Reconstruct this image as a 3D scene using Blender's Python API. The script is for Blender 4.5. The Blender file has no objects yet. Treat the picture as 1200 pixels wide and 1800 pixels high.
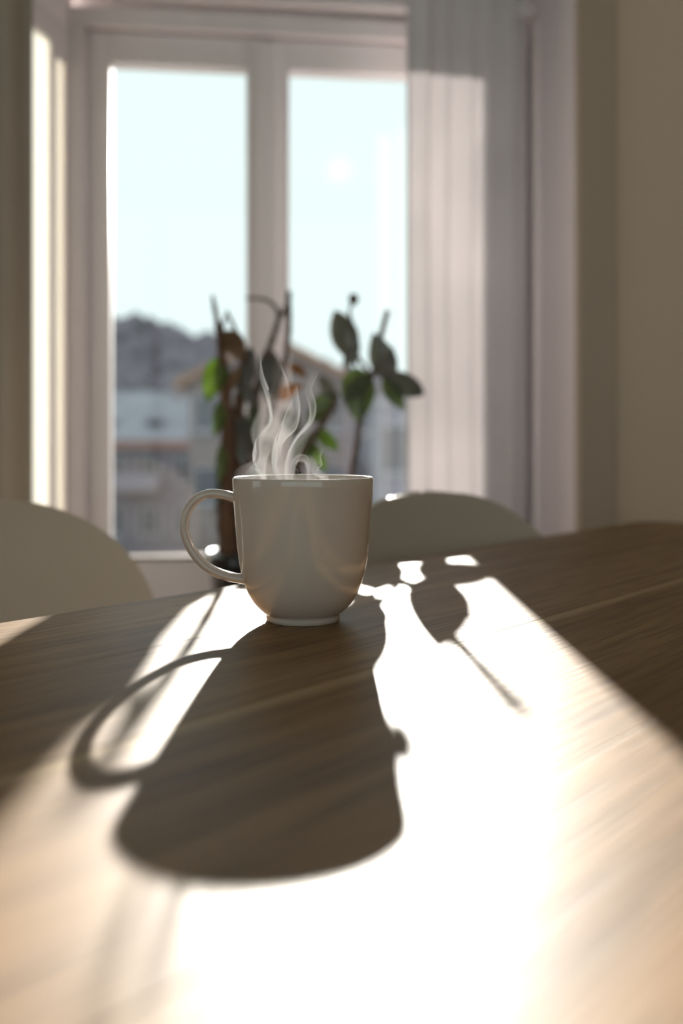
import bpy, bmesh, math, random
from mathutils import Vector, Matrix, noise

scene = bpy.context.scene
random.seed(7)

# ------------------------------------------------------------------ camera
FPX, HORIZON, CAMZ, TABZ = 1750.0, 771.0, 0.851, 0.74
cam_d = bpy.data.cameras.new('camera')
cam_d.sensor_fit = 'VERTICAL'
cam_d.sensor_height = 36.0
cam_d.lens = 35.0
cam_d.shift_y = -(900.0 - HORIZON) / 1800.0
cam_d.clip_start = 0.02
cam_d.clip_end = 2000
cam_d.dof.use_dof = True
cam_d.dof.focus_distance = 0.585
cam_d.dof.aperture_fstop = 4.0
cam = bpy.data.objects.new('camera', cam_d)
scene.collection.objects.link(cam)
cam.location = (0, 0, CAMZ)
cam.rotation_euler = (math.pi / 2, 0, 0)
scene.camera = cam

# ------------------------------------------------------------------ sky, sun, exposure
world = bpy.data.worlds.new('sky')
scene.world = world
world.use_nodes = True
bg = world.node_tree.nodes['Background']
bg.inputs['Color'].default_value = (0.86, 1.0, 0.985, 1)
bg.inputs['Strength'].default_value = 1.12

SUN_DIR = Vector(((597 - 600) / FPX, 1.0, 0.270)).normalized()
sun_d = bpy.data.lights.new('sun', 'SUN')
sun_d.energy = 18.0
sun_d.angle = math.radians(0.55)
sun_d.color = (1.0, 0.93, 0.84)
sun = bpy.data.objects.new('sun', sun_d)
scene.collection.objects.link(sun)
sun.location = (0, 8, 4)
sun.rotation_euler = (-SUN_DIR).to_track_quat('-Z', 'Y').to_euler()

vs = scene.view_settings
vs.view_transform = 'Standard'
vs.look = 'None'
vs.exposure = 0.0
vs.gamma = 1.0
vs.use_curve_mapping = False
scene.cycles.max_bounces = 10
scene.cycles.diffuse_bounces = 6
scene.cycles.transparent_max_bounces = 16
scene.cycles.volume_bounces = 0


# ------------------------------------------------------------------ helpers
def P(px, py, Y):
    """pixel -> point on the plane at distance Y"""
    return Vector(((px - 600) / FPX * Y, Y, CAMZ - (py - HORIZON) / FPX * Y))


class MB:
    def __init__(self):
        self.v, self.f = [], []

    def add(self, verts, faces):
        o = len(self.v)
        self.v += [tuple(p) for p in verts]
        self.f += [tuple(i + o for i in f) for f in faces]
        return self

    def box(self, x0, x1, y0, y1, z0, z1, M=None):
        vs_ = [Vector((x, y, z)) for z in (z0, z1) for y in (y0, y1) for x in (x0, x1)]
        if M:
            vs_ = [M @ p for p in vs_]
        return self.add(vs_, [(0, 2, 3, 1), (4, 5, 7, 6), (0, 1, 5, 4), (2, 6, 7, 3), (0, 4, 6, 2), (1, 3, 7, 5)])

    def lathe(self, prof, seg=64, c=(0, 0, 0)):
        vs_, fs = [], []
        n = len(prof)
        for i in range(seg):
            a = 2 * math.pi * i / seg
            for r, z in prof:
                vs_.append((c[0] + r * math.cos(a), c[1] + r * math.sin(a), c[2] + z))
        for i in range(seg):
            j = (i + 1) % seg
            for k in range(n - 1):
                fs.append((i * n + k, j * n + k, j * n + k + 1, i * n + k + 1))
        return self.add(vs_, fs)

    def tube(self, pts, rad, seg=10, sx=1.0, up=None):
        """swept round tube with a radius per point"""
        pts = [Vector(p) for p in pts]
        n = len(pts)
        if not hasattr(rad, '__len__'):
            rad = [rad] * n
        vs_, fs = [], []
        prev = None
        for i in range(n):
            t = (pts[min(i + 1, n - 1)] - pts[max(i - 1, 0)]).normalized()
            if up is not None:
                a = Vector(up)
            else:
                a = prev if prev is not None else (Vector((0, 0, 1)) if abs(t.z) < .9 else Vector((1, 0, 0)))
            a = (a - t * a.dot(t)).normalized()
            prev = a
            b = t.cross(a)
            for k in range(seg):
                an = 2 * math.pi * k / seg
                vs_.append(pts[i] + a * (math.cos(an) * rad[i] * sx) + b * (math.sin(an) * rad[i]))
        for i in range(n - 1):
            for k in range(seg):
                l = (k + 1) % seg
                fs.append((i * seg + k, i * seg + l, (i + 1) * seg + l, (i + 1) * seg + k))
        fs.append(tuple(reversed(range(seg))))
        fs.append(tuple((n - 1) * seg + k for k in range(seg)))
        return self.add(vs_, fs)

    def build(self, name, mat, parent=None, smooth=False, bevel=0, recalc=True):
        me = bpy.data.meshes.new(name)
        me.from_pydata(self.v, [], self.f)
        if recalc:
            bm = bmesh.new()
            bm.from_mesh(me)
            bmesh.ops.remove_doubles(bm, verts=bm.verts, dist=1e-6)
            bmesh.ops.recalc_face_normals(bm, faces=bm.faces)
            bm.to_mesh(me)
            bm.free()
        if smooth:
            for p in me.polygons:
                p.use_smooth = True
        me.materials.append(mat)
        o = bpy.data.objects.new(name, me)
        scene.collection.objects.link(o)
        if parent is not None:
            o.parent = parent
        if bevel:
            m = o.modifiers.new('bevel', 'BEVEL')
            m.width = bevel
            m.segments = 2
            m.limit_method = 'ANGLE'
        return o


def empty(name, loc=(0, 0, 0), rz=0.0):
    o = bpy.data.objects.new(name, None)
    scene.collection.objects.link(o)
    o.location = loc
    o.rotation_euler = (0, 0, rz)
    return o


def tag(o, label=None, cat=None, group=None, kind=None):
    if label: o['label'] = label
    if cat: o['category'] = cat
    if group: o['group'] = group
    if kind: o['kind'] = kind
    return o


def catmull(pts, n=8):
    pts = [Vector(p) for p in pts]
    q = [2 * pts[0] - pts[1]] + pts + [2 * pts[-1] - pts[-2]]
    out = []
    for i in range(1, len(q) - 2):
        p0, p1, p2, p3 = q[i - 1:i + 3]
        for k in range(n):
            t = k / n
            out.append(.5 * ((2 * p1) + (p2 - p0) * t + (2 * p0 - 5 * p1 + 4 * p2 - p3) * t * t + (3 * p1 - p0 - 3 * p2 + p3) * t ** 3))
    out.append(pts[-1])
    return out


# ------------------------------------------------------------------ materials
def mat(name, col, rough=.6, spec=.5, bump=0.0, bscale=60.0, var=0.0, vscale=4.0, coat=0.0, stretch=(1, 1, 1)):
    m = bpy.data.materials.new(name)
    m.use_nodes = True
    nt = m.node_tree
    b = nt.nodes['Principled BSDF']
    b.inputs['Base Color'].default_value = (*col, 1)
    b.inputs['Roughness'].default_value = rough
    b.inputs['Specular IOR Level'].default_value = spec
    b.inputs['Coat Weight'].default_value = coat
    b.inputs['Coat Roughness'].default_value = .08
    if bump or var:
        tc = nt.nodes.new('ShaderNodeTexCoord')
        mp = nt.nodes.new('ShaderNodeMapping')
        mp.inputs['Scale'].default_value = stretch
        nt.links.new(tc.outputs['Object'], mp.inputs['Vector'])
    if var:
        nz = nt.nodes.new('ShaderNodeTexNoise')
        nz.inputs['Scale'].default_value = vscale
        nz.inputs['Detail'].default_value = 5
        nt.links.new(mp.outputs['Vector'], nz.inputs['Vector'])
        rp = nt.nodes.new('ShaderNodeValToRGB')
        rp.color_ramp.elements[0].position = .3
        rp.color_ramp.elements[1].position = .7
        rp.color_ramp.elements[0].color = (*[c * (1 - var) for c in col], 1)
        rp.color_ramp.elements[1].color = (*[min(1, c * (1 + var)) for c in col], 1)
        nt.links.new(nz.outputs['Fac'], rp.inputs['Fac'])
        nt.links.new(rp.outputs['Color'], b.inputs['Base Color'])
    if bump:
        nb = nt.nodes.new('ShaderNodeTexNoise')
        nb.inputs['Scale'].default_value = bscale
        nt.links.new(mp.outputs['Vector'], nb.inputs['Vector'])
        bp = nt.nodes.new('ShaderNodeBump')
        bp.inputs['Strength'].default_value = bump
        bp.inputs['Distance'].default_value = .002
        nt.links.new(nb.outputs['Fac'], bp.inputs['Height'])
        nt.links.new(bp.outputs['Normal'], b.inputs['Normal'])
    return m


def wood_mat(name, dark, mid, light, rough=.42, sap=False):
    """grain runs along the local X axis"""
    m = bpy.data.materials.new(name)
    m.use_nodes = True
    nt = m.node_tree
    L = nt.links.new
    b = nt.nodes['Principled BSDF']
    tc = nt.nodes.new('ShaderNodeTexCoord')
    oi = nt.nodes.new('ShaderNodeObjectInfo')
    off = nt.nodes.new('ShaderNodeVectorMath'); off.operation = 'MULTIPLY_ADD'
    comb = nt.nodes.new('ShaderNodeCombineXYZ')
    for k in range(3):
        L(oi.outputs['Random'], comb.inputs[k])
    off.inputs[1].default_value = (9, 5, 3)
    L(comb.outputs[0], off.inputs[0])
    L(tc.outputs['Object'], off.inputs[2])
    mp = nt.nodes.new('ShaderNodeMapping')
    mp.inputs['Scale'].default_value = (1.2, 16, 16)
    L(off.outputs[0], mp.inputs['Vector'])
    n1 = nt.nodes.new('ShaderNodeTexNoise')
    n1.inputs['Scale'].default_value = 2.2
    n1.inputs['Detail'].default_value = 8
    n1.inputs['Roughness'].default_value = .62
    n1.inputs['Distortion'].default_value = .6
    L(mp.outputs[0], n1.inputs['Vector'])
    mp2 = nt.nodes.new('ShaderNodeMapping')
    mp2.inputs['Scale'].default_value = (14, 420, 200)
    L(off.outputs[0], mp2.inputs['Vector'])
    n2 = nt.nodes.new('ShaderNodeTexNoise')
    n2.inputs['Scale'].default_value = 1.0
    n2.inputs['Detail'].default_value = 3
    L(mp2.outputs[0], n2.inputs['Vector'])
    rp = nt.nodes.new('ShaderNodeValToRGB')
    e = rp.color_ramp.elements
    e[0].position, e[0].color = .28, (*dark, 1)
    e[1].position, e[1].color = .72, (*light, 1)
    x = e.new(.5); x.color = (*mid, 1)
    L(n1.outputs['Fac'], rp.inputs['Fac'])
    mx = nt.nodes.new('ShaderNodeMix'); mx.data_type = 'RGBA'; mx.blend_type = 'MULTIPLY'
    pr = nt.nodes.new('ShaderNodeValToRGB')
    pr.color_ramp.elements[0].position = .38; pr.color_ramp.elements[0].color = (.45, .42, .4, 1)
    pr.color_ramp.elements[1].position = .5; pr.color_ramp.elements[1].color = (1, 1, 1, 1)
    L(n2.outputs['Fac'], pr.inputs['Fac'])
    mx.inputs['Factor'].default_value = .7
    L(rp.outputs['Color'], mx.inputs['A'])
    L(pr.outputs['Color'], mx.inputs['B'])
    last = mx.outputs['Result']
    if sap:     # a pale sapwood streak along one edge of the board (local y close to 0)
        sep = nt.nodes.new('ShaderNodeSeparateXYZ')
        L(tc.outputs['Object'], sep.inputs[0])
        ad = nt.nodes.new('ShaderNodeMath'); ad.operation = 'MULTIPLY_ADD'
        L(n1.outputs['Fac'], ad.inputs[0]); ad.inputs[1].default_value = .012
        L(sep.outputs['Y'], ad.inputs[2])
        sr = nt.nodes.new('ShaderNodeMapRange')
        sr.inputs['From Min'].default_value = .012; sr.inputs['From Max'].default_value = .018
        sr.inputs['To Min'].default_value = .75; sr.inputs['To Max'].default_value = 0
        L(ad.outputs[0], sr.inputs['Value'])
        m3 = nt.nodes.new('ShaderNodeMix'); m3.data_type = 'RGBA'
        L(sr.outputs[0], m3.inputs['Factor'])
        L(last, m3.inputs['A'])
        m3.inputs['B'].default_value = (.46, .32, .16, 1)
        last = m3.outputs['Result']
    L(last, b.inputs['Base Color'])
    b.inputs['Roughness'].default_value = rough
    b.inputs['Specular IOR Level'].default_value = .24
    bp = nt.nodes.new('ShaderNodeBump')
    bp.inputs['Strength'].default_value = .35
    bp.inputs['Distance'].default_value = .0006
    L(n2.outputs['Fac'], bp.inputs['Height'])
    L(bp.outputs['Normal'], b.inputs['Normal'])
    return m


def two_side_mat(name, col, trans, tfac, rough=.5, gloss=.05, var=0.0, vscale=6.0):
    """diffuse + translucent sheet (cloth, leaves, frosted glass)"""
    m = bpy.data.materials.new(name)
    m.use_nodes = True
    nt = m.node_tree
    L = nt.links.new
    for n in list(nt.nodes):
        if n.type == 'BSDF_PRINCIPLED':
            nt.nodes.remove(n)
    out = [n for n in nt.nodes if n.type == 'OUTPUT_MATERIAL'][0]
    d = nt.nodes.new('ShaderNodeBsdfDiffuse'); d.inputs['Color'].default_value = (*col, 1)
    t = nt.nodes.new('ShaderNodeBsdfTranslucent'); t.inputs['Color'].default_value = (*trans, 1)
    g = nt.nodes.new('ShaderNodeBsdfGlossy'); g.inputs['Roughness'].default_value = rough
    if var:
        tc = nt.nodes.new('ShaderNodeTexCoord')
        nz = nt.nodes.new('ShaderNodeTexNoise'); nz.inputs['Scale'].default_value = vscale
        L(tc.outputs['Object'], nz.inputs['Vector'])
        for node, c in ((d, col), (t, trans)):
            rp = nt.nodes.new('ShaderNodeValToRGB')
            rp.color_ramp.elements[0].position = .35
            rp.color_ramp.elements[1].position = .65
            rp.color_ramp.elements[0].color = (*[v * (1 - var) for v in c], 1)
            rp.color_ramp.elements[1].color = (*[min(1, v * (1 + var)) for v in c], 1)
            L(nz.outputs['Fac'], rp.inputs['Fac'])
            L(rp.outputs['Color'], node.inputs['Color'])
    a = nt.nodes.new('ShaderNodeMixShader'); a.inputs['Fac'].default_value = tfac
    b = nt.nodes.new('ShaderNodeMixShader'); b.inputs['Fac'].default_value = gloss
    L(d.outputs[0], a.inputs[1]); L(t.outputs[0], a.inputs[2])
    L(a.outputs[0], b.inputs[1]); L(g.outputs[0], b.inputs[2])
    L(b.outputs[0], out.inputs['Surface'])
    return m


def glass_mat():
    m = bpy.data.materials.new('clear_glass')
    m.use_nodes = True
    nt = m.node_tree
    L = nt.links.new
    nt.nodes.remove(nt.nodes['Principled BSDF'])
    out = [n for n in nt.nodes if n.type == 'OUTPUT_MATERIAL'][0]
    t = nt.nodes.new('ShaderNodeBsdfTransparent'); t.inputs['Color'].default_value = (.97, .98, .98, 1)
    g = nt.nodes.new('ShaderNodeBsdfGlossy'); g.inputs['Roughness'].default_value = .02
    mx = nt.nodes.new('ShaderNodeMixShader'); mx.inputs['Fac'].default_value = .022
    L(t.outputs[0], mx.inputs[1]); L(g.outputs[0], mx.inputs[2])
    L(mx.outputs[0], out.inputs['Surface'])
    return m


def volume_mat(name, density, col=(1, 1, 1)):
    m = bpy.data.materials.new(name)
    m.use_nodes = True
    nt = m.node_tree
    nt.nodes.remove(nt.nodes['Principled BSDF'])
    out = [n for n in nt.nodes if n.type == 'OUTPUT_MATERIAL'][0]
    v = nt.nodes.new('ShaderNodeVolumeScatter')
    v.inputs['Color'].default_value = (*col, 1)
    v.inputs['Density'].default_value = density
    v.inputs['Anisotropy'].default_value = 0.0
    nt.links.new(v.outputs[0], out.inputs['Volume'])
    return m


M = dict(
    plaster=mat('wall_paint', (.74, .585, .45), .8, .3, bump=.15, bscale=90),
    alcove=mat('alcove_paint', (.92, .85, .86), .75, .3, bump=.1, bscale=90),
    ceiling=mat('ceiling_paint', (.75, .73, .70), .85, .2),
    floor=wood_mat('floor_wood', (.16, .10, .06), (.24, .16, .10), (.32, .22, .14), .4),
    frame=mat('frame_paint', (.82, .76, .77), .45, .5, var=.04, vscale=8, stretch=(1, 1, .1)),
    bead=mat('stained_bead', (.085, .045, .033), .7, .1, var=.1, vscale=20),
    casing=mat('casing_paint', (.50, .40, .31), .6, .3),
    glass=glass_mat(),
    frosted=two_side_mat('frosted_glass', (.6, .62, .62), (.9, .93, .92), .8, .3, .05),
    board=wood_mat('walnut_board', (.15, .076, .027), (.265, .152, .060), (.36, .222, .10), .45),
    board_sap=wood_mat('walnut_board_sapwood', (.15, .076, .027), (.265, .152, .060), (.36, .222, .10), .45, sap=True),
    leg=wood_mat('walnut_leg', (.10, .06, .035), (.16, .10, .06), (.2, .13, .08)),
    glaze=mat('mug_glaze', (.57, .50, .45), .12, .5, coat=.7, var=.02, vscale=30),
    coffee=mat('coffee', (.05, .025, .012), .05, .6),
    shell=mat('chair_shell', (.57, .50, .42), .32, .5, var=.015, vscale=5),
    dowel=wood_mat('beech_dowel', (.42, .28, .16), (.5, .34, .2), (.56, .4, .25)),
    steel=mat('black_steel', (.03, .03, .03), .4),
    sheer=two_side_mat('sheer_cloth', (.84, .80, .80), (.84, .82, .83), .26, .8, 0, var=.05, vscale=3),
    drape=two_side_mat('drape_cloth', (.46, .38, .31), (.4, .35, .3), .05, .8, 0, var=.06, vscale=3),
    rod=mat('rod_metal', (.5, .48, .45), .35),
    pot=mat('pot_glaze', (.012, .012, .013), .12, .6, coat=.5),
    soil=mat('soil', (.05, .035, .025), .9, .1, bump=.8, bscale=120),
    bark=mat('bark', (.13, .075, .05), .8, .2, bump=.7, bscale=60, var=.35, vscale=25, stretch=(1, 1, .25)),
    twig=mat('twig', (.16, .12, .10), .75, .2, var=.2, vscale=30),
    leaf=two_side_mat('leaf_green', (.11, .135, .08), (.20, .25, .09), .4, .35, .06, var=.3, vscale=18),
    leaf_grey=two_side_mat('leaf_grey_green', (.17, .17, .155), (.2, .2, .15), .35, .35, .06, var=.25, vscale=18),
    leaf_bright=two_side_mat('leaf_bright_green', (.15, .21, .06), (.26, .36, .07), .45, .4, .05, var=.25, vscale=20),
    leaf_brown=two_side_mat('leaf_brown', (.30, .19, .11), (.38, .23, .11), .4, .5, .03, var=.3, vscale=20),
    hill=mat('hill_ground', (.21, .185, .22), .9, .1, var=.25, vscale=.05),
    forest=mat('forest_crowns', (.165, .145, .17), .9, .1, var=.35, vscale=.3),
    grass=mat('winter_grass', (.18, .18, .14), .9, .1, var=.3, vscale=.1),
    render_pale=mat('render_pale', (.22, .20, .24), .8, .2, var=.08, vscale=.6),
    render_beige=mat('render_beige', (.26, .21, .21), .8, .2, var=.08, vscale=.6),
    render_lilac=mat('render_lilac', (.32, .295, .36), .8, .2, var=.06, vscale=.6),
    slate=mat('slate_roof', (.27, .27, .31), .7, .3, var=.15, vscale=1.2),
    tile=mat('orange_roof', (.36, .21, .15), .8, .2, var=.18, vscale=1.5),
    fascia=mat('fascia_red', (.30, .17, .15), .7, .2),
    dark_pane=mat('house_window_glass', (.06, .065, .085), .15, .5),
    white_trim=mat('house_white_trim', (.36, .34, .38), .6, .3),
)

# ------------------------------------------------------------------ window frame of reference
TH = math.atan(0.12)
WW = Vector((math.cos(TH), math.sin(TH), 0))          # along the window wall, to the right
WN = Vector((math.sin(TH), -math.cos(TH), 0))         # into the room
WO = Vector((0, 1.962, 0))
WM = Matrix((( WW.x, WN.x, 0, WO.x), (WW.y, WN.y, 0, WO.y), (0, 0, 1, 0), (0, 0, 0, 1)))   # (s, d, z) -> world


def wpt(s, d, z):
    return WM @ Vector((s, d, z))


CEIL = 2.55
ALC = 0.305            # how deep the window recess is
S_L, S_R = -0.52, 0.375
O_L, O_R, O_B, O_T = -0.52, 0.36, 0.47, 1.66           # opening for the window

# recess wall around the window (one structure)
b = MB()
b.box(S_L, S_R, -.12, .0, 0, O_B, WM)
b.box(S_L, S_R, -.12, .0, O_T, CEIL, WM)
b.box(O_R, S_R, -.12, .0, O_B, O_T, WM)
tag(b.build('wall_recess', M['alcove']), 'pale painted wall around the window in the recess', kind='structure')

# right side of the recess
b = MB().box(S_R, S_R + .05, -.12, ALC - .024, 0, CEIL, WM)
tag(b.build('wall_recess_right', M['alcove']), 'pale painted side of the window recess next to the curtain', kind='structure')

# room walls on both sides of the recess, in the same plane
b = MB().box(S_R + .05, 2.6, ALC - .14, ALC - .022, 0, CEIL, WM)
tag(b.build('wall_right_front', M['plaster']), 'taupe painted wall beside the window recess', kind='structure')
b = MB().box(-2.6, -.575, ALC - .14, ALC - .022, 0, CEIL, WM)
tag(b.build('wall_left_front', M['plaster']), 'taupe painted wall behind the dark drape', kind='structure')
b = MB()
b.box(S_R - .002, S_R + .066, ALC - .022, ALC + .0, 0, CEIL - .02, WM)
tag(b.build('trim_1', M['casing'], bevel=.003), 'flat brown casing board on the corner of the recess', kind='structure')

# left side of the recess: splayed, mostly frosted glass
SA, SB = Vector((-.512, 1.842, 0)), Vector((-.566, 1.545, 0))     # far corner, near corner
sd = (SB - SA); SL = sd.length; sd.normalize()
sn = Vector((sd.y, -sd.x, 0))                                       # to the outside
if sn.x > 0:
    sn = -sn
SM = Matrix(((sd.x, sn.x, 0, SA.x), (sd.y, sn.y, 0, SA.y), (0, 0, 1, 0), (0, 0, 0, 1)))
W2T, W2B = 1.564, .56
b = MB().box(-.03, SL + .02, 0, .05, 0, W2B - .03, SM).box(-.03, SL + .02, 0, .05, W2T + .05, CEIL, SM)
tag(b.build('wall_recess_left', M['alcove']), 'pale painted splayed side of the recess above and below the frosted window', kind='structure')
w2 = empty('window_2', SA)
w2['kind'] = 'structure'; w2['label'] = 'narrow frosted side window with bright white glass'
MI = Matrix.Translation(-SA)


def side(x0, x1, y0, y1, z0, z1):
    return MB().box(x0, x1, y0, y1, z0, z1, MI @ SM)


# panes lie at distances along the side: 0.003-0.04 (slim light) and 0.06-0.135 (main light)
side(-.012, .003, -.003, .008, W2B, W2T, ).build('stile', M['frame'], w2)
side(.040, .058, -.003, .005, W2B, W2T).build('stile', M['frame'], w2)
side(.160, SL, -.003, .008, W2B, W2T).build('stile', M['frame'], w2)
side(-.012, SL, -.003, .008, W2T, W2T + .05).build('rail', M['frame'], w2)
side(-.012, SL, -.003, .008, W2B - .03, W2B).build('rail', M['frame'], w2)
side(.003, .040, -.002, .004, W2T - .02, W2T).build('bead', M['frame'], w2)
side(.003, .040, .002, .004, W2B, W2T - .02).build('pane', M['frosted'], w2)
side(.058, .160, .002, .004, W2B, W2T).build('pane', M['frosted'], w2)

# ---- the double window
w1 = empty('window_1', WO)
w1['kind'] = 'structure'; w1['label'] = 'two-sash casement window with pale grey frame'
M1 = Matrix.Translation(-WO)
M1 = M1 @ WM


def wb(s0, s1, d0, d1, z0, z1, name, m='frame', parent=w1, bevel=.003):
    return MB().box(s0, s1, d0, d1, z0, z1, M1).build(name, M[m], parent, bevel=bevel)


FB, FT = .50, 1.625
wb(O_L, O_L + .032, -.06, .045, FB, FT, 'frame_jamb')
wb(O_R - .032, O_R, -.06, .045, FB, FT, 'frame_jamb')
wb(O_L, O_R, -.06, .045, FT, O_T, 'frame_head')
wb(O_L, O_R, -.06, .045, O_B, FB, 'frame_sill')
wb(O_L - .0, S_R - .005, .045, .075, O_T + .012, O_T + .030, 'head_moulding')
PT, PB = 1.564, .626
for s0, s1, p0, p1 in ((O_L + .034, -.1465, -.443, -.187), (-.1445, O_R - .034, -.104, .272)):
    sash = MB().box(s0, p0, -.02, .022, FB + .002, FT - .002, M1).build('sash', M['frame'], w1, bevel=.004)
    wb(p1, s1, -.02, .022, FB + .002, FT - .002, 'stile', parent=sash, bevel=.004)
    wb(p0 - .001, p1 + .001, -.02, .022, PT, FT - .002, 'rail', parent=sash, bevel=.004)
    wb(p0 - .001, p1 + .001, -.02, .022, FB + .002, PB - .006, 'rail', parent=sash, bevel=.004)
    wb(p0 - .001, p1 + .001, .002, .024, PB - .006, PB, 'glazing_bead', 'bead', sash, .002)
    wb(p0 - .001, p1 + .001, -.022, -.002, PB - .006, PB, 'weather_bar', 'bead', sash, .002)
    wb(p0 - .001, p1 + .001, -.002, .002, PB - .001, PT + .001, 'pane', 'glass', sash, 0)
wb(-.165, -.126, .022, .032, FB + .01, FT - .01, 'meeting_bead', bevel=.004)
# stepped inner bead on the left frame, seen as vertical lines in the photograph
wb(O_L + .014, O_L + .02, .045, .052, FB, FT, 'bead', bevel=.002)
b = MB().box(O_L + .004, S_R - .004, .0, .085, O_B - .03, O_B - .002, M1)
b.build('window_board', M['frame'], w1, bevel=.004)

# ------------------------------------------------------------------ rest of the room shell
X0, X1, Y0 = -2.4, 2.4, -2.7
tag(MB().box(X0 - .1, X1 + .1, Y0 - .1, 2.5, -.1, 0).build('floor', M['floor']), 'brown wooden floor under the table', kind='structure')
tag(MB().box(X0 - .1, X1 + .1, Y0 - .1, 2.3, CEIL, CEIL + .1).build('ceiling', M['ceiling']), 'white painted ceiling', kind='structure')
LW0, LW1, LZ0, LZ1 = -.35, .45, .5, 2.2
b = MB().box(X0 - .1, X0, Y0, LW0, 0, CEIL).box(X0 - .1, X0, LW1, 1.5, 0, CEIL)
b.box(X0 - .1, X0, LW0, LW1, 0, LZ0).box(X0 - .1, X0, LW0, LW1, LZ1, CEIL)
tag(b.build('wall_left', M['plaster']), 'taupe painted side wall around a tall added window', kind='structure')
w4 = empty('fill_window_side', (X0, 0, LZ0))  # unseen added window: side fill and a bright streak on the mug
w4['kind'] = 'structure'; w4['label'] = 'tall window added in the side wall for fill light'
H4 = LZ1 - LZ0
for y0, y1, z0, z1, nm in ((LW0, LW0 + .05, 0, H4, 'frame_jamb'), (LW1 - .05, LW1, 0, H4, 'frame_jamb'), (.03, .07, .05, H4 - .05, 'mullion'),
                           (LW0 + .05, LW1 - .05, 0, .05, 'frame_sill'), (LW0 + .05, LW1 - .05, H4 - .05, H4, 'frame_head')):
    MB().box(-.09, -.02, y0, y1, z0, z1).build(nm, M['frame'], w4, bevel=.003)
for y0, y1 in ((LW0 + .05, .03), (.07, LW1 - .05)):
    MB().box(-.055, -.05, y0, y1, .05, H4 - .05).build('pane', M['glass'], w4)
tag(MB().box(X1, X1 + .1, Y0, 2.0, 0, CEIL).build('wall_right', M['plaster']), 'taupe painted side wall', kind='structure')
b = MB()
BW0, BW1, BZ0, BZ1 = -2.2, 2.2, .12, 2.4
b.box(X0, BW0, Y0 - .1, Y0, 0, CEIL).box(BW1, X1, Y0 - .1, Y0, 0, CEIL)
b.box(BW0, BW1, Y0 - .1, Y0, 0, BZ0).box(BW0, BW1, Y0 - .1, Y0, BZ1, CEIL)
tag(b.build('wall_back', M['plaster']), 'taupe painted rear wall around the wide added window', kind='structure')
w3 = empty('fill_window_rear', (0, Y0, BZ0))  # added behind the camera to fill the walls that face it
w3['kind'] = 'structure'; w3['label'] = 'wide tall window added in the rear wall for fill light'
for x0, x1, z0, z1, nm in ((BW0, BW0 + .05, 0, BZ1 - BZ0, 'frame_jamb'), (BW1 - .05, BW1, 0, BZ1 - BZ0, 'frame_jamb'),
                           (-.13, -.07, .05, BZ1 - BZ0 - .05, 'mullion'), (BW0 + .05, BW1 - .05, 0, .05, 'frame_sill'), (BW0 + .05, BW1 - .05, BZ1 - BZ0 - .05, BZ1 - BZ0, 'frame_head')):
    MB().box(x0, x1, -.09, -.02, z0, z1).build(nm, M['frame'], w3, bevel=.003)
for x0, x1 in ((BW0 + .05, -.13), (-.07, BW1 - .05)):
    MB().box(x0, x1, -.055, -.05, .05, BZ1 - BZ0 - .05).build('pane', M['glass'], w3)

# ------------------------------------------------------------------ table
UX, UY = math.cos(math.atan(1.22)), math.sin(math.atan(1.22))
U = Vector((UX, UY, 0))                      # along the long edge, towards the far right
NN = Vector((-UY, UX, 0))                    # out over the far edge
CORNER = Vector((.4086, 1.3485, 0))
TL = 2.0
table = empty('dining_table', CORNER, math.atan2(-UY, -UX))
# local frame: +x runs back along the edge away from the corner, +y runs towards the room
tag(table, 'long brown wooden dining table carrying the mug', 'table')
widths = [.125, .12, .14, .125, .13, .125, .135]
TW = sum(widths)
RC = .04
y = 0.0
for i, w in enumerate(widths):
    y0, y1 = y, y + w - .0001
    z0, z1 = TABZ - .032, TABZ
    # outline of the board; the outer two boards have a rounded corner
    pts = []
    if i == 0:
        for k in range(9):
            a = math.pi / 2 * k / 8
            pts.append((RC - RC * math.cos(a) , RC - RC * math.sin(a)))
        for k in range(9):
            a = math.pi / 2 * k / 8
            pts.append((TL - RC + RC * math.sin(a), RC - RC * math.cos(a)))
        pts += [(TL, w - .0001), (0, w - .0001)]
    elif i == len(widths) - 1:
        ww = w
        pts = [(0, 0), (TL, 0)]
        for k in range(9):
            a = math.pi / 2 * k / 8
            pts.append((TL - RC + RC * math.cos(a), ww - RC + RC * math.sin(a)))
        for k in range(9):
            a = math.pi / 2 * k / 8
            pts.append((RC - RC * math.sin(a), ww - RC + RC * math.cos(a)))
    else:
        pts = [(0, 0), (TL, 0), (TL, w - .0001), (0, w - .0001)]
    n = len(pts)
    b = MB()
    b.add([(p[0], p[1], z0) for p in pts] + [(p[0], p[1], z1) for p in pts],
          [tuple(range(n)), tuple(range(n, 2 * n))] + [(k, (k + 1) % n, n + (k + 1) % n, n + k) for k in range(n)])
    o = b.build('board', M['board_sap' if i == 2 else 'board'], table, bevel=.0004)
    o.location = (0, y, 0)
    y += w
b = MB()
AI = .09
b.box(AI, TL - AI, AI, AI + .02, TABZ - .10, TABZ - .033)
b.box(AI, TL - AI, TW - AI - .02, TW - AI, TABZ - .10, TABZ - .033)
b.box(AI, AI + .02, AI + .02, TW - AI - .02, TABZ - .10, TABZ - .033)
b.box(TL - AI - .02, TL - AI, AI + .02, TW - AI - .02, TABZ - .10, TABZ - .033)
b.build('apron', M['leg'], table, bevel=.002)
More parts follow.
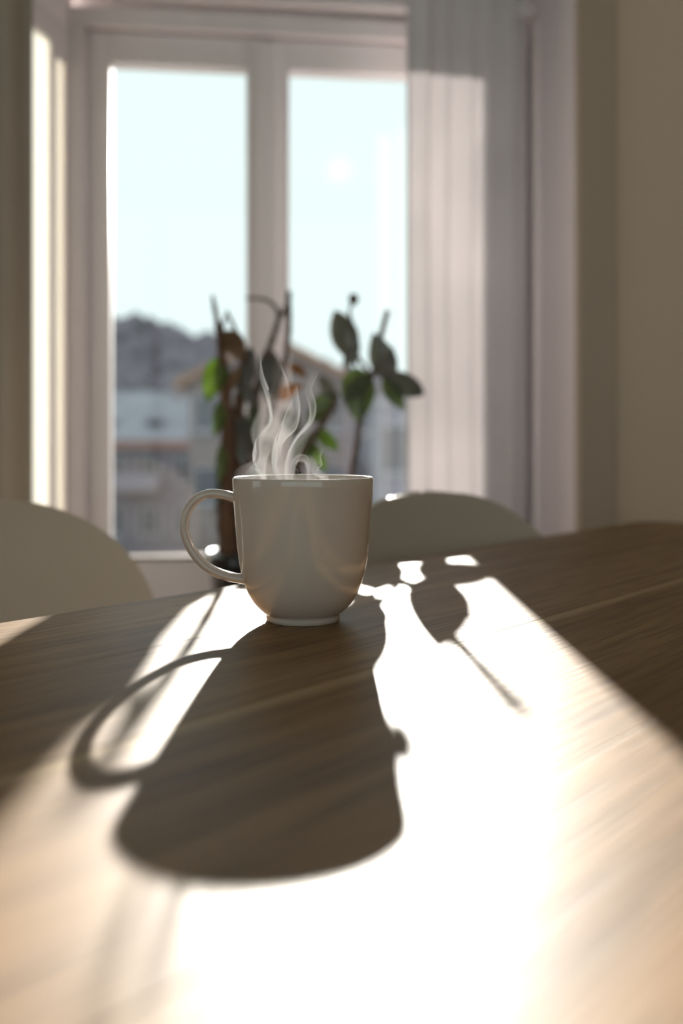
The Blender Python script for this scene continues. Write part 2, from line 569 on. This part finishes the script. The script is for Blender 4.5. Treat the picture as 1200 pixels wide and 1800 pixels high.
for lx in (.035, TL - .09):
    for ly in (.035, TW - .09):
        b = MB()
        t = .012
        b.add([(lx + t, ly + t, 0), (lx + .055 - t, ly + t, 0), (lx + .055 - t, ly + .055 - t, 0), (lx + t, ly + .055 - t, 0),
               (lx, ly, TABZ - .033), (lx + .055, ly, TABZ - .033), (lx + .055, ly + .055, TABZ - .033), (lx, ly + .055, TABZ - .033)],
              [(0, 1, 2, 3), (4, 5, 6, 7), (0, 1, 5, 4), (1, 2, 6, 5), (2, 3, 7, 6), (3, 0, 4, 7)])
        b.build('leg', M['leg'], table, bevel=.003)

# ------------------------------------------------------------------ mug
MUG = Vector((-.0235, .609, TABZ))
mug = empty('coffee_mug', MUG)
tag(mug, 'glossy off-white ceramic mug with rounded base on the wooden table', 'mug')
outer = [(.0001, .0022), (.0185, .0022), (.0200, .0004), (.0215, 0), (.0224, .0006), (.0226, .0028), (.0225, .0040), (.0238, .0050), (.0262, .0070),
         (.0305, .0118), (.0340, .0178), (.0364, .0245), (.0381, .0310), (.0392, .0375), (.0402, .046), (.0410, .055), (.0418, .065), (.0425, .075), (.0430, .083), (.0431, .0862),
         (.0428, .0872), (.0421, .0876), (.0413, .0872), (.0409, .086)]
inner = [(.0402, .075), (.0394, .062), (.0384, .050), (.0372, .040), (.0350, .028), (.0310, .019), (.0250, .012), (.015, .008), (.0001, .007)]
MB().lathe(outer + inner, 128).build('body', M['glaze'], mug, smooth=True)
ctr = [(425, 292), (385, 282), (320, 263), (245, 260), (183, 290), (142, 345), (127, 410), (133, 470), (172, 555), (245, 630), (340, 672), (425, 686), (470, 690)]
K = 1.218e-4
hp = [Vector((-(721 - x) * K, 0, (900 - yy) * K - .0008)) for x, yy in ctr]
path = catmull(hp, 7)
n = len(path)
rad = []
for i in range(n):
    t = i / (n - 1)
    e = min(t, 1 - t)
    rad.append(.0029 + .0016 * max(0, 1 - e / .13) ** 1.5)
b = MB()
b.tube(path, [r * 1.0 for r in rad], 20, sx=1.65, up=(0, 1, 0))
b.build('handle', M['glaze'], mug, smooth=True)

co = MB()
R_ = .0399
co.lathe([(.0001, .0725), (R_ - .0012, .0725), (R_ - .0002, .0729), (R_ - .0002, .071), (.0001, .070)], 96)
coffee = co.build('coffee', M['coffee'], smooth=True)
coffee.location = MUG
tag(coffee, 'dark hot coffee inside the off-white mug', 'coffee')

# ------------------------------------------------------------------ chairs
def shell_chair(label, top, yaw=0.0):
    """moulded shell on four dowel legs; local +y is the way the sitter faces"""
    phi = math.atan2(-(-NN.x), -NN.y) + yaw
    fw = Vector((-math.sin(phi), math.cos(phi), 0))
    BACK = .20
    org = Vector((top[0], top[1], 0)) + fw * BACK
    c = empty('shell_chair', org, phi)
    tag(c, label, 'chair')
    ZT = top[2]
    prof = catmull([(-BACK, 0, ZT), (-.197, 0, ZT - .05), (-.185, 0, ZT - .12), (-.168, 0, ZT - .19), (-.14, 0, .535), (-.085, 0, .468), (0, 0, .443), (.09, 0, .44), (.17, 0, .446), (.215, 0, .436), (.235, 0, .415)], 6)
    # arc length
    s = [0]
    for i in range(1, len(prof)):
        s.append(s[-1] + (prof[i] - prof[i - 1]).length)
    S = s[-1]
    rows = [0, .0008, .003, .007, .013, .021, .032, .045, .06, .08, .10] + [.10 + (S - .10 - .10) * k / 22 for k in range(1, 23)] + [S - .08, S - .06, S - .04, S - .025, S - .012, S - .004, S]
    NC = 20
    vs_, fs = [], []
    for r in rows:
        i = max(k for k in range(len(s)) if s[k] <= r + 1e-9)
        i = min(i, len(s) - 2)
        t = (r - s[i]) / (s[i + 1] - s[i])
        q = prof[i].lerp(prof[i + 1], t)
        tg = (prof[i + 1] - prof[i]).normalized()
        nr = Vector((-tg.z, 0, tg.x))                 # towards the sitter
        if nr.x < 0 and r < S * .4: nr = -nr
        if nr.z < 0 and r > S * .4: nr = -nr
        W = .195 - .012 * min(1, r / S * 1.6)
        R1 = .17
        hw = W
        if r < R1:
            hw = W * max(1e-4, (1 - (1 - r / R1) ** 2.6)) ** (1 / 2.6)
        R2 = .09
        if S - r < R2:
            hw = W * (.72 + .28 * max(0, (1 - (1 - (S - r) / R2) ** 2.2)) ** (1 / 2.2))
        cup = .036 + .03 * math.sin(math.pi * min(1, r / S))
        for k in range(NC + 1):
            a = -1 + 2 * k / NC
            x = a * hw
            off = cup * (x / .2) ** 2
            vs_.append((x, q.x + nr.x * off, q.z + nr.z * off))
    for j in range(len(rows) - 1):
        for k in range(NC):
            a0 = j * (NC + 1) + k
            fs.append((a0, a0 + 1, a0 + NC + 2, a0 + NC + 1))
    me = bpy.data.meshes.new('seat_shell')
    me.from_pydata(vs_, [], fs)
    bm = bmesh.new(); bm.from_mesh(me)
    bmesh.ops.recalc_face_normals(bm, faces=bm.faces)
    bm.to_mesh(me); bm.free()
    for p in me.polygons: p.use_smooth = True
    me.materials.append(M['shell'])
    o = bpy.data.objects.new('seat_shell', me)
    scene.collection.objects.link(o); o.parent = c
    md = o.modifiers.new('thickness', 'SOLIDIFY'); md.thickness = .008; md.offset = 0; md.use_rim = True
    bv = o.modifiers.new('round_edge', 'BEVEL'); bv.width = .0028; bv.segments = 3; bv.limit_method = 'ANGLE'; bv.angle_limit = math.radians(50)
    for sx in (-1, 1):
        for sy, fy in ((-.11, -.2), (.12, .2)):
            MB().tube([(sx * .13, sy, .40), (sx * .175, fy, 0.0)], [.014, .010], 14).build('leg', M['dowel'], c, smooth=True)
    MB().tube([(-.13, -.11, .40), (-.06, -.05, .432), (.06, -.05, .432), (.13, -.11, .40)], .006, 8).build('bracket', M['steel'], c, smooth=True)
    MB().tube([(-.13, .12, .40), (-.06, .07, .43), (.06, .07, .43), (.13, .12, .40)], .006, 8).build('bracket', M['steel'], c, smooth=True)
    for sx in (-1, 1):
        MB().tube([(sx * .150, -.15, .225), (-sx * .150, .155, .225)], .004, 8).build('brace', M['steel'], c, smooth=True)
    return c


shell_chair('white moulded shell chair by the dark drape, on the mug handle side', (-.364, .940, .793))
shell_chair('white moulded shell chair tucked in behind the mug, in front of pale curtain', (.091, 1.105, .791), yaw=math.radians(-8))

# ------------------------------------------------------------------ curtains
def curtain(name, label, pts, z0, z1, m, amp, wl, seed, thick=.0012):
    """hanging cloth: a pleated line swept from z1 down to z0, pleats loosening on the way"""
    rnd = random.Random(seed)
    p0, p1 = Vector((*pts[0], 0)), Vector((*pts[1], 0))
    d = (p1 - p0); L = d.length; d.normalize(); nn = Vector((-d.y, d.x, 0))
    N = int(L / wl * 14)
    ph = [rnd.uniform(0, 6) for _ in range(3)]
    NZ = 26
    vs_, fs = [], []
    for j in range(NZ + 1):
        z = z1 + (z0 - z1) * j / NZ
        k_ = j / NZ
        for i in range(N + 1):
            s = L * i / N
            w = math.sin(2 * math.pi * s / wl + .7 * math.sin(7 * s + ph[0])) * amp * (.8 + .35 * k_)
            w += .35 * amp * math.sin(2 * math.pi * s / (wl * 2.3) + ph[1] + .8 * k_)
            w += .12 * amp * math.sin(9 * z + 20 * s + ph[2])
            edge = min(1, s / .01)
            vs_.append(p0 + d * s + nn * (w * edge) + Vector((0, 0, z)))
    for j in range(NZ):
        for i in range(N):
            a = j * (N + 1) + i
            fs.append((a, a + 1, a + N + 2, a + N + 1))
    root = empty(name, (p0 + p1) / 2 + Vector((0, 0, z0)))
    tag(root, label, 'curtain')
    off = Vector(root.location)
    b = MB().add([Vector(v) - off for v in vs_], fs)
    o = b.build('cloth', m, root, smooth=True)
    md = o.modifiers.new('thickness', 'SOLIDIFY'); md.thickness = thick; md.offset = 0
    # hem folded at the free edge
    hem = [Vector(vs_[j * (N + 1)]) - off for j in range(NZ + 1)]
    MB().tube(hem, .0022, 8).build('side_hem', m, root, smooth=True)
    return root


cl = curtain('sheer_curtain', 'pale grey sheer curtain hanging in folds right beside the window pane', ((.119, 1.785), (.350, 1.935)), .03, 2.32, M['sheer'], .014, .05, 3)
dr = curtain('dark_drape', 'dark taupe drape hanging next to the frosted side window', ((-.472, 1.515), (-.95, 1.44)), .03, 2.32, M['drape'], .02, .09, 5)
for nm, lb, a, c_ in (('curtain_rod', 'thin metal rod carrying the sheer curtain', (.07, 1.752, 2.335), (.375, 1.951, 2.335)),
                      ('curtain_rod', 'thin metal rod carrying the dark drape', (-.42, 1.525, 2.335), (-1.0, 1.435, 2.335))):
    r = empty(nm, a)
    tag(r, lb, 'curtain rod')
    d = Vector(c_) - Vector(a)
    MB().tube([(0, 0, 0), d], .006, 12).build('rod', M['rod'], r, smooth=True)
    MB().lathe([(.0001, -.012), (.008, -.009), (.012, 0), (.008, .009), (.0001, .012)], 16).build('finial', M['rod'], r, smooth=True)

# ------------------------------------------------------------------ plant on its stand
PY = 1.52
pot_c = P(468, 968, PY)
POTX, POTZ = pot_c.x, pot_c.z
stand = empty('plant_stand', (POTX, PY, 0))
tag(stand, 'slim black metal plant stand under the black pot', 'plant stand')
SH = POTZ - .20
MB().lathe([(.0001, SH - .012), (.085, SH - .012), (.087, SH - .006), (.085, SH), (.0001, SH)], 40).build('top_plate', M['steel'], stand)
for k in range(4):
    a = math.pi / 4 + k * math.pi / 2
    MB().tube([(.072 * math.cos(a), .072 * math.sin(a), SH - .012), (.10 * math.cos(a), .10 * math.sin(a), 0)], .007, 10).build('leg', M['steel'], stand, smooth=True)
MB().tube([(.086 * math.cos(k * math.pi / 16), .086 * math.sin(k * math.pi / 16), .22) for k in range(33)], .004, 8).build('ring', M['steel'], stand, smooth=True)

plant = empty('potted_plant', (POTX, PY, SH))
tag(plant, 'straggly potted plant with woody stems and few broad leaves before the window', 'potted plant')
PO = Vector((POTX, PY, SH))
MB().lathe([(.0001, 0), (.066, 0), (.070, .004), (.080, .10), (.086, .172), (.093, .176), (.095, .188), (.093, .199), (.088, .2005), (.083, .197), (.080, .18), (.0001, .178)], 72).build('pot', M['pot'], plant, smooth=True)
MB().lathe([(.0801, .175), (.0801, .184), (.06, .188), (.03, .189), (.0001, .19)], 32).build('soil', M['soil'], plant, smooth=True)


def pl(px, py, dy=0.0):
    return P(px, py, PY + dy) - PO


def stem(pts, r0, r1, name='branch', m='twig', parent=plant):
    path = catmull([pl(*p) for p in pts], 6)
    n = len(path)
    rads = [(r0 + (r1 - r0) * i / (n - 1)) * (1 + .12 * math.sin(i * 1.9)) for i in range(n)]
    return MB().tube(path, rads, 10).build(name, M[m], parent, smooth=True)


def leaf(base, tip, width, m='leaf', bend=.12, roll=.0, fold=.12, fat=.42):
    """pointed broad leaf from base to tip (pixel, pixel, depth offset); width in pixels"""
    a, t = pl(*base), pl(*tip)
    ax = t - a
    L = ax.length
    ax.normalize()
    view = Vector((0, 1, 0))
    side_ = ax.cross(view).normalized()
    nr = side_.cross(ax).normalized()
    side2 = side_ * math.cos(roll) + nr * math.sin(roll)
    nr2 = nr * math.cos(roll) - side_ * math.sin(roll)
    w = width / FPX * PY * .5
    NL, NW = 12, 6
    vs_, fs = [], []
    for i in range(NL + 1):
        u = i / NL
        hw = w * (math.sin(math.pi * u ** (math.log(.5) / math.log(fat))) ** .8 if 0 < u < 1 else 0.02)
        mid = a + ax * (L * u) + nr2 * (-bend * L * 4 * u * (1 - u))
        for k in range(NW + 1):
            v = -1 + 2 * k / NW
            vs_.append(mid + side2 * (hw * v) + nr2 * (fold * hw * 2 * abs(v) + .06 * hw * math.sin(u * 9 + v * 2)))
    for i in range(NL):
        for k in range(NW):
            q = i * (NW + 1) + k
            fs.append((q, q + 1, q + NW + 2, q + NW + 1))
    o = MB().add(vs_, fs).build('leaf', M[m], plant, smooth=True, recalc=False)
    md = o.modifiers.new('thickness', 'SOLIDIFY'); md.thickness = .0007; md.offset = 0
    vein = [Vector(vs_[i * (NW + 1) + NW // 2]) + nr2 * .0004 for i in range(0, NL + 1)]
    MB().tube(vein, [.0011 * (1 - .7 * i / NL) for i in range(NL + 1)], 6).build('midrib', M['twig'], o, smooth=True)
    return o


# thick woody stems
stem([(404, 975, -.03), (398, 900, -.03), (402, 800, -.03), (398, 720, -.03), (393, 650, -.03), (384, 580, -.03), (373, 519, -.03)], .0165, .0026, 'trunk', 'bark')
stem([(425, 975, -.01), (428, 880, -.01), (426, 800, -.01), (418, 730, 0), (428, 660, 0), (420, 600, 0), (398, 545, 0)], .0165, .0018, 'trunk', 'bark')
stem([(455, 975, .02), (452, 840, .02), (448, 740, .02), (452, 680, .02), (470, 620, .03), (484, 580, .04), (489, 550, .05), (470, 528, .05), (432, 524, .05)], .0085, .0022)
stem([(489, 556, .05), (500, 548, .055), (507, 530, .06), (508, 512, .06)], .004, .0042)
stem([(507, 530, .06), (508, 550, .06), (507, 590, .06), (500, 640, .06), (487, 690, .05), (470, 750, .03)], .0042, .005)
stem([(510, 975, 0), (518, 860, 0), (528, 800, 0), (556, 760, 0), (584, 716, 0), (592, 690, 0)], .009, .004)
stem([(560, 975, .01), (600, 900, .02), (619, 832, .03), (627, 780, .03), (632, 742, .03), (640, 690, .03), (652, 662, .03)], .0065, .0038)
stem([(652, 662, .03), (640, 642, .04), (628, 622, .05), (616, 560, .06), (613, 548, .07), (620, 532, .09)], .0035, .0022)
stem([(652, 662, .03), (666, 630, .03), (669, 595, .03), (676, 565, .03), (681, 546, .03)], .0045, .0042)
stem([(652, 662, .03), (668, 652, .03), (684, 655, .03)], .003, .002)
stem([(386, 600, -.03), (392, 570, -.02), (400, 548, -.02)], .004, .0016)
b = MB()
c_ = pl(621, 526, .09)
b.lathe([(.0001, -.0100), (.005, -.0085), (.0085, -.002), (.0082, .003), (.0052, .0082), (.0001, .0098)], 18, c_)
b.build('bud', M['twig'], plant, smooth=True)

# right-hand spray of leaves
leaf((626, 642, .05), (588, 545, .06), 52, 'leaf_grey', .10, .25, .2, .55)
leaf((630, 600, .05), (604, 648, .05), 26, 'leaf_grey', .1, -.3)
leaf((686, 670, .03), (656, 584, .02), 50, 'leaf_grey', .06, .2, .1, .42)
leaf((670, 664, .03), (690, 610, .03), 30, 'leaf_grey', .06, -.2, .1, .5)
leaf((628, 645, .03), (630, 744, .0), 62, 'leaf', .08, .1, .12, .40)
leaf((678, 650, .03), (745, 694, .0), 44, 'leaf_grey', -.10, .2, .12, .5)
leaf((672, 664, .03), (712, 722, .0), 30, 'leaf', .06, -.2)
leaf((646, 660, .03), (602, 694, .05), 30, 'leaf_grey', .06, .2)
# middle
leaf((474, 612, .04), (470, 708, .0), 42, 'leaf_grey', .1, .3)
leaf((468, 615, .04), (488, 655, .03), 22, 'leaf_brown', .1, -.2)
leaf((486, 700, .03), (534, 676, .0), 26, 'leaf_brown', .12, .2)
leaf((586, 690, .0), (540, 745, .0), 40, 'leaf', .1, .2)
leaf((590, 700, .0), (560, 660, .02), 26, 'leaf_grey', .1, .2)
leaf((556, 755, .0), (596, 792, -.02), 26, 'leaf_bright', .08, -.2)
leaf((540, 775, .0), (574, 830, -.02), 24, 'leaf_bright', .08, .3)
leaf((520, 815, .0), (556, 756, .02), 34, 'leaf', .1, .2)
leaf((500, 720, .02), (526, 770, .0), 34, 'leaf_grey', .1, .2)
leaf((462, 770, .02), (486, 822, .0), 30, 'leaf_brown', .1, .2)
leaf((508, 640, .06), (540, 664, .04), 20, 'leaf_brown', .1, .2)
# left
leaf((424, 720, .0), (412, 800, -.03), 34, 'leaf_grey', .08, .4)
leaf((440, 610, .01), (432, 690, -.01), 30, 'leaf_grey', .08, .3)
leaf((452, 820, .01), (428, 870, -.01), 34, 'leaf', .08, .3)
leaf((400, 690, -.03), (424, 640, -.04), 22, 'leaf_brown', .1, .4)
leaf((396, 580, -.02), (428, 634, -.04), 40, 'leaf_brown', .1, .2)
leaf((390, 626, -.03), (362, 706, -.05), 42, 'leaf_bright', .1, .2)
leaf((394, 640, -.03), (378, 662, -.05), 22, 'leaf_bright', .1, -.2)
leaf((396, 700, -.03), (376, 768, -.05), 26, 'leaf_bright', .1, .3)
leaf((398, 770, -.03), (382, 850, -.05), 24, 'leaf_bright', .08, .3)
leaf((396, 840, -.03), (380, 890, -.05), 20, 'leaf', .08, .3)
leaf((416, 740, .0), (430, 822, -.03), 36, 'leaf_grey', .08, .3)
leaf((446, 690, .02), (440, 800, .0), 24, 'leaf', .08, .5)
leaf((420, 660, .0), (446, 718, -.02), 26, 'leaf_grey', .08, .2)
leaf((410, 870, -.02), (378, 905, -.04), 34, 'leaf_grey', .08, .2)

# ------------------------------------------------------------------ steam
steam_mat = volume_mat('steam_vapour', 55.0)
b = MB()


def ribbon(pts, w, th, tw0, tw1):
    """thin sheet of vapour: path in pixels at the mug's distance, widened across, fading to nothing at the top"""
    path = catmull([P(px, py, .609 + dy) for px, py, dy in pts], 7)
    n = len(path)
    vs_, fs = [], []
    NW = 5
    for i, p in enumerate(path):
        u = i / (n - 1)
        a = tw0 + (tw1 - tw0) * u + .5 * math.sin(6 * u)
        t = (path[min(i + 1, n - 1)] - path[max(i - 1, 0)]).normalized()
        sv = Vector((math.cos(a), math.sin(a), .0))
        sv = (sv - t * sv.dot(t)).normalized()
        nv = t.cross(sv).normalized()
        fade = (1 - u) ** .7 * min(1, u / .08 + .05)
        ring = []
        for k in range(NW + 1):
            v = -1 + 2 * k / NW
            ring.append(p + sv * (w * .5 * v * (.5 + .7 * math.sin(math.pi * min(1, u * 1.1 + .1)))) + nv * (th * .5 * fade * (1 - .95 * v * v) + .0022 * math.sin(3 * v + 5 * u)))
        for k in range(NW, -1, -1):
            v = -1 + 2 * k / NW
            ring.append(p + sv * (w * .5 * v * (.5 + .7 * math.sin(math.pi * min(1, u * 1.1 + .1)))) - nv * (th * .5 * fade * (1 - .95 * v * v)) + nv * (.0022 * math.sin(3 * v + 5 * u)))
        vs_ += ring
    R = 2 * (NW + 1)
    for i in range(n - 1):
        for k in range(R):
            l = (k + 1) % R
            fs.append((i * R + k, i * R + l, (i + 1) * R + l, (i + 1) * R + k))
    fs.append(tuple(range(R))); fs.append(tuple((n - 1) * R + k for k in range(R)))
    b.add(vs_, fs)


ribbon([(470, 858, 0), (456, 815, 0), (462, 775, .004), (478, 742, .006), (472, 700, .004), (458, 660, 0), (450, 620, -.004)], .026, .0030, 1.2, 2.6)
ribbon([(500, 858, .01), (486, 818, .01), (490, 780, .008), (508, 748, .006), (520, 715, .008), (516, 680, .01)], .032, .0034, .6, 2.2)
ribbon([(508, 858, -.01), (510, 815, -.008), (524, 775, -.006), (546, 742, -.004), (549, 712, -.002), (542, 682, 0), (556, 650, 0)], .014, .0026, 1.4, 2.2)
ribbon([(545, 856, 0), (547, 826, 0), (538, 808, .002), (523, 806, .004), (515, 820, .006), (524, 832, .008)], .010, .0026, 1.5, 1.7)
ribbon([(440, 858, .01), (452, 830, .012), (468, 800, .012), (470, 760, .012), (488, 720, .010), (496, 680, .01), (490, 640, .01)], .036, .0026, .3, 1.6)
ribbon([(575, 856, .008), (570, 838, .008), (558, 828, .006), (556, 808, .004), (564, 785, .002)], .016, .0024, .9, 1.8)
st = b.build('steam', steam_mat, smooth=True)
tag(st, 'thin white steam curling up from the mug', 'steam', kind='stuff')

# ------------------------------------------------------------------ outside: ground, hill, houses
GZ = -8.0
b = MB().add([(-260, 12, GZ), (260, 12, GZ), (260, 130, GZ), (-260, 130, GZ)], [(0, 1, 2, 3)])
tag(b.build('ground_outside', M['grass'], recalc=False), 'dull winter ground between the houses outside', kind='structure')

ridge = [(-400, 62), (-150, 50), (-80, 36), (-57, 31.7), (-45, 29.2), (-33, 26.6), (-13, 21.5), (5.7, 16.8), (17, 15.5), (40, 14), (90, 9), (400, 4)]


def ridge_z(x):
    for (xa, za), (xb, zb) in zip(ridge, ridge[1:]):
        if xa <= x <= xb:
            return za + (zb - za) * (x - xa) / (xb - xa)
    return 5


def hill_z(x, y):
    u = max(0, min(1, (y - 100) / 150))
    h = GZ + (ridge_z(x * 250 / y) * 1.0 - 4.0 - GZ) * (u ** .9)
    return h + 1.2 * noise.noise(Vector((x * .05, y * .05, 0)))


b = MB()
NXH, NYH = 100, 24
vs_ = []
for j in range(NYH + 1):
    yy = 100 + 170 * j / NYH
    for i in range(NXH + 1):
        xx = -260 + 520 * i / NXH
        vs_.append((xx, yy, hill_z(xx, yy)))
fs = [(j * (NXH + 1) + i, j * (NXH + 1) + i + 1, (j + 1) * (NXH + 1) + i + 1, (j + 1) * (NXH + 1) + i) for j in range(NYH) for i in range(NXH)]
b.add(vs_, fs)
tag(b.build('hillside', M['hill'], smooth=True), 'dark wooded hillside rising behind the houses', kind='structure')

# the wood on the hill, crowns too many and too blurred to count
ico_v, ico_f = [], []
bm = bmesh.new(); bmesh.ops.create_icosphere(bm, subdivisions=1, radius=1)
bm.verts.index_update()
ico_v = [v.co.copy() for v in bm.verts]; ico_f = [tuple(v.index for v in f.verts) for f in bm.faces]
bm.free()
b = MB()
rnd = random.Random(11)
for k in range(1500):
    yy = rnd.uniform(115, 252)
    xx = rnd.uniform(-110, 70) * yy / 200
    r = rnd.uniform(1.6, 3.2)
    zz = hill_z(xx, yy) + r * .7
    sc = Vector((r, r, r * rnd.uniform(1.0, 1.5)))
    b.add([Vector((v.x * sc.x * rnd.uniform(.85, 1.15), v.y * sc.y, v.z * sc.z)) + Vector((xx, yy, zz)) for v in ico_v], ico_f)
tag(b.build('forest', M['forest'], recalc=False), 'bare dark wood covering the hillside', 'forest', kind='stuff')


def windows(root, y, rects):
    """each window: white surround, dark pane with a cross bar"""
    for x0, x1, z0, z1 in rects:
        t = .09
        f = MB().box(x0, x1, y - .05, y + .05, z0, z0 + t).box(x0, x1, y - .05, y + .05, z1 - t, z1).box(x0, x0 + t, y - .05, y + .05, z0 + t, z1 - t).box(x1 - t, x1, y - .05, y + .05, z0 + t, z1 - t)
        f.box((x0 + x1) / 2 - .04, (x0 + x1) / 2 + .04, y - .045, y + .05, z0 + t, z1 - t)
        w = f.build('window', M['white_trim'], root)
        MB().box(x0 + t, x1 - t, y - .01, y + .03, z0 + t, z1 - t).build('pane', M['dark_pane'], w)
        MB().box(x0 - .1, x1 + .1, y - .14, y + .02, z0 - .08, z0).build('window_sill', M['white_trim'], w)


# house with grey roof, seen through the left sash
Ya = 52.0
ha = empty('house', (-12.0, Ya, GZ))
tag(ha, 'long pale house with grey roof and dark red eaves outside', 'house')
A0, A1 = -9.0, 7.6
ZE = CAMZ - (772 - 771) / FPX * Ya - GZ
ZR = CAMZ + (771 - 688) / FPX * (Ya + 4) - GZ
MB().box(A0, A1, 0, 8, 0, ZE).build('wall', M['render_pale'], ha)
r = MB()
r.add([(A0 - .4, -.5, ZE - .05), (A1 + .4, -.5, ZE - .05), (A1 + .4, 4, ZR), (A0 - .4, 4, ZR), (A0 - .4, 8.5, ZE - .05), (A1 + .4, 8.5, ZE - .05),
       (A0 - .4, -.5, ZE - .25), (A1 + .4, -.5, ZE - .25), (A0 - .4, 8.5, ZE - .25), (A1 + .4, 8.5, ZE - .25)],
      [(0, 1, 2, 3), (3, 2, 5, 4), (6, 7, 1, 0), (8, 4, 5, 9), (6, 0, 3, 4, 8), (7, 9, 5, 2, 1), (6, 8, 9, 7)])
r.build('roof', M['slate'], ha)
MB().box(A0 - .42, A1 + .42, -.6, -.51, ZE - .50, ZE - .06).build('fascia', M['fascia'], ha)
for cx in (-3.2, 2.6):
    c = MB().box(cx, cx + .8, 3.4, 4.2, ZR - .6, ZR + .9).build('chimney', M['render_beige'], ha)
    MB().box(cx - .08, cx + .88, 3.32, 4.28, ZR + .9, ZR + 1.02).build('chimney_cap', M['slate'], c)
for k in range(4):
    x = -3.6 + k * 2.6
    d = MB().box(x, x + 1.1, .6, 3.0, ZE + .3, ZE + 1.15).build('dormer', M['render_lilac'], ha)
    MB().box(x + .15, x + .95, .57, .6, ZE + .42, ZE + 1.03).build('pane', M['dark_pane'], d)
rects = []
for rr, zz in enumerate((ZE - 2.3, ZE - 5.0)):
    for k in range(8):
        x = A0 + .7 + k * 1.95
        rects.append((x, x + 1.05, zz, zz + 1.5))
windows(ha, 0, rects)
for k in range(3):
    x = A0 + 6.1 + 1.95 * 1 * k * 2 - 3.9 + .4
    bal = MB().box(x - 1.2, x + 1.2, -.9, 0, ZE - 2.75, ZE - 2.6).build('balcony', M['render_beige'], ha)
    MB().box(x - 1.2, x + 1.2, -.9, -.86, ZE - 2.6, ZE - 1.75).build('balustrade', M['fascia' if k == 1 else 'render_lilac'], bal)

# gabled house behind the mullion
Yb = 38.0
gx = P(476, 600, Yb)
hb = empty('gabled_house', (gx.x, Yb, GZ))
tag(hb, 'beige gabled house with low orange tiled roof outside', 'house')
ZP = gx.z - GZ
HW = 3.1
ZS = CAMZ + (771 - 672) / FPX * Yb - GZ
MB().add([(-HW, 0, 0), (HW, 0, 0), (HW, 0, ZS), (0, 0, ZP), (-HW, 0, ZS), (-HW, 9, 0), (HW, 9, 0), (HW, 9, ZS), (0, 9, ZP), (-HW, 9, ZS)],
         [(0, 1, 2, 3, 4), (9, 8, 7, 6, 5), (0, 4, 9, 5), (1, 6, 7, 2), (2, 7, 8, 3), (4, 3, 8, 9)]).build('wall', M['render_beige'], hb)
sl = (ZP - ZS) / HW
for sg in (-1, 1):
    ex = sg * (HW + .45); ez = ZS - .45 * sl
    MB().add([(0, -.5, ZP + .02), (ex, -.5, ez + .02), (ex, 9.4, ez + .02), (0, 9.4, ZP + .02),
              (0, -.5, ZP + .30), (ex, -.5, ez + .30), (ex, 9.4, ez + .30), (0, 9.4, ZP + .30)],
             [(0, 1, 2, 3), (4, 5, 6, 7), (0, 1, 5, 4), (1, 2, 6, 5), (2, 3, 7, 6), (3, 0, 4, 7)]).build('roof_slope', M['tile'], hb)
windows(hb, 0, [(x, x + 1.0, z, z + 1.4) for z in (ZS - 1.9, ZS - 4.6) for x in (-2.9, -.5, 1.8)])

# lilac house to the right
Yc = 31.0
hc = empty('flat_house', (P(712, 771, Yc).x, Yc, GZ))
tag(hc, 'lilac grey house with flat roof and tall windows outside', 'house')
ZC = CAMZ + (771 - 712) / FPX * Yc - GZ
MB().box(-1.0, 4.5, 0, 6, 0, ZC).build('wall', M['render_lilac'], hc)
MB().box(-1.1, 4.65, -.15, 6.15, ZC, ZC + .22).build('cornice', M['white_trim'], hc)
windows(hc, 0, [(x, x + .85, z, z + 1.55) for z in (ZC - 2.15, ZC - 4.9) for x in (-.75, .55, 1.9, 3.2)])
MB().box(-1.0, -.85, -.06, 0, .5, ZC).build('corner_strip', M['white_trim'], hc)
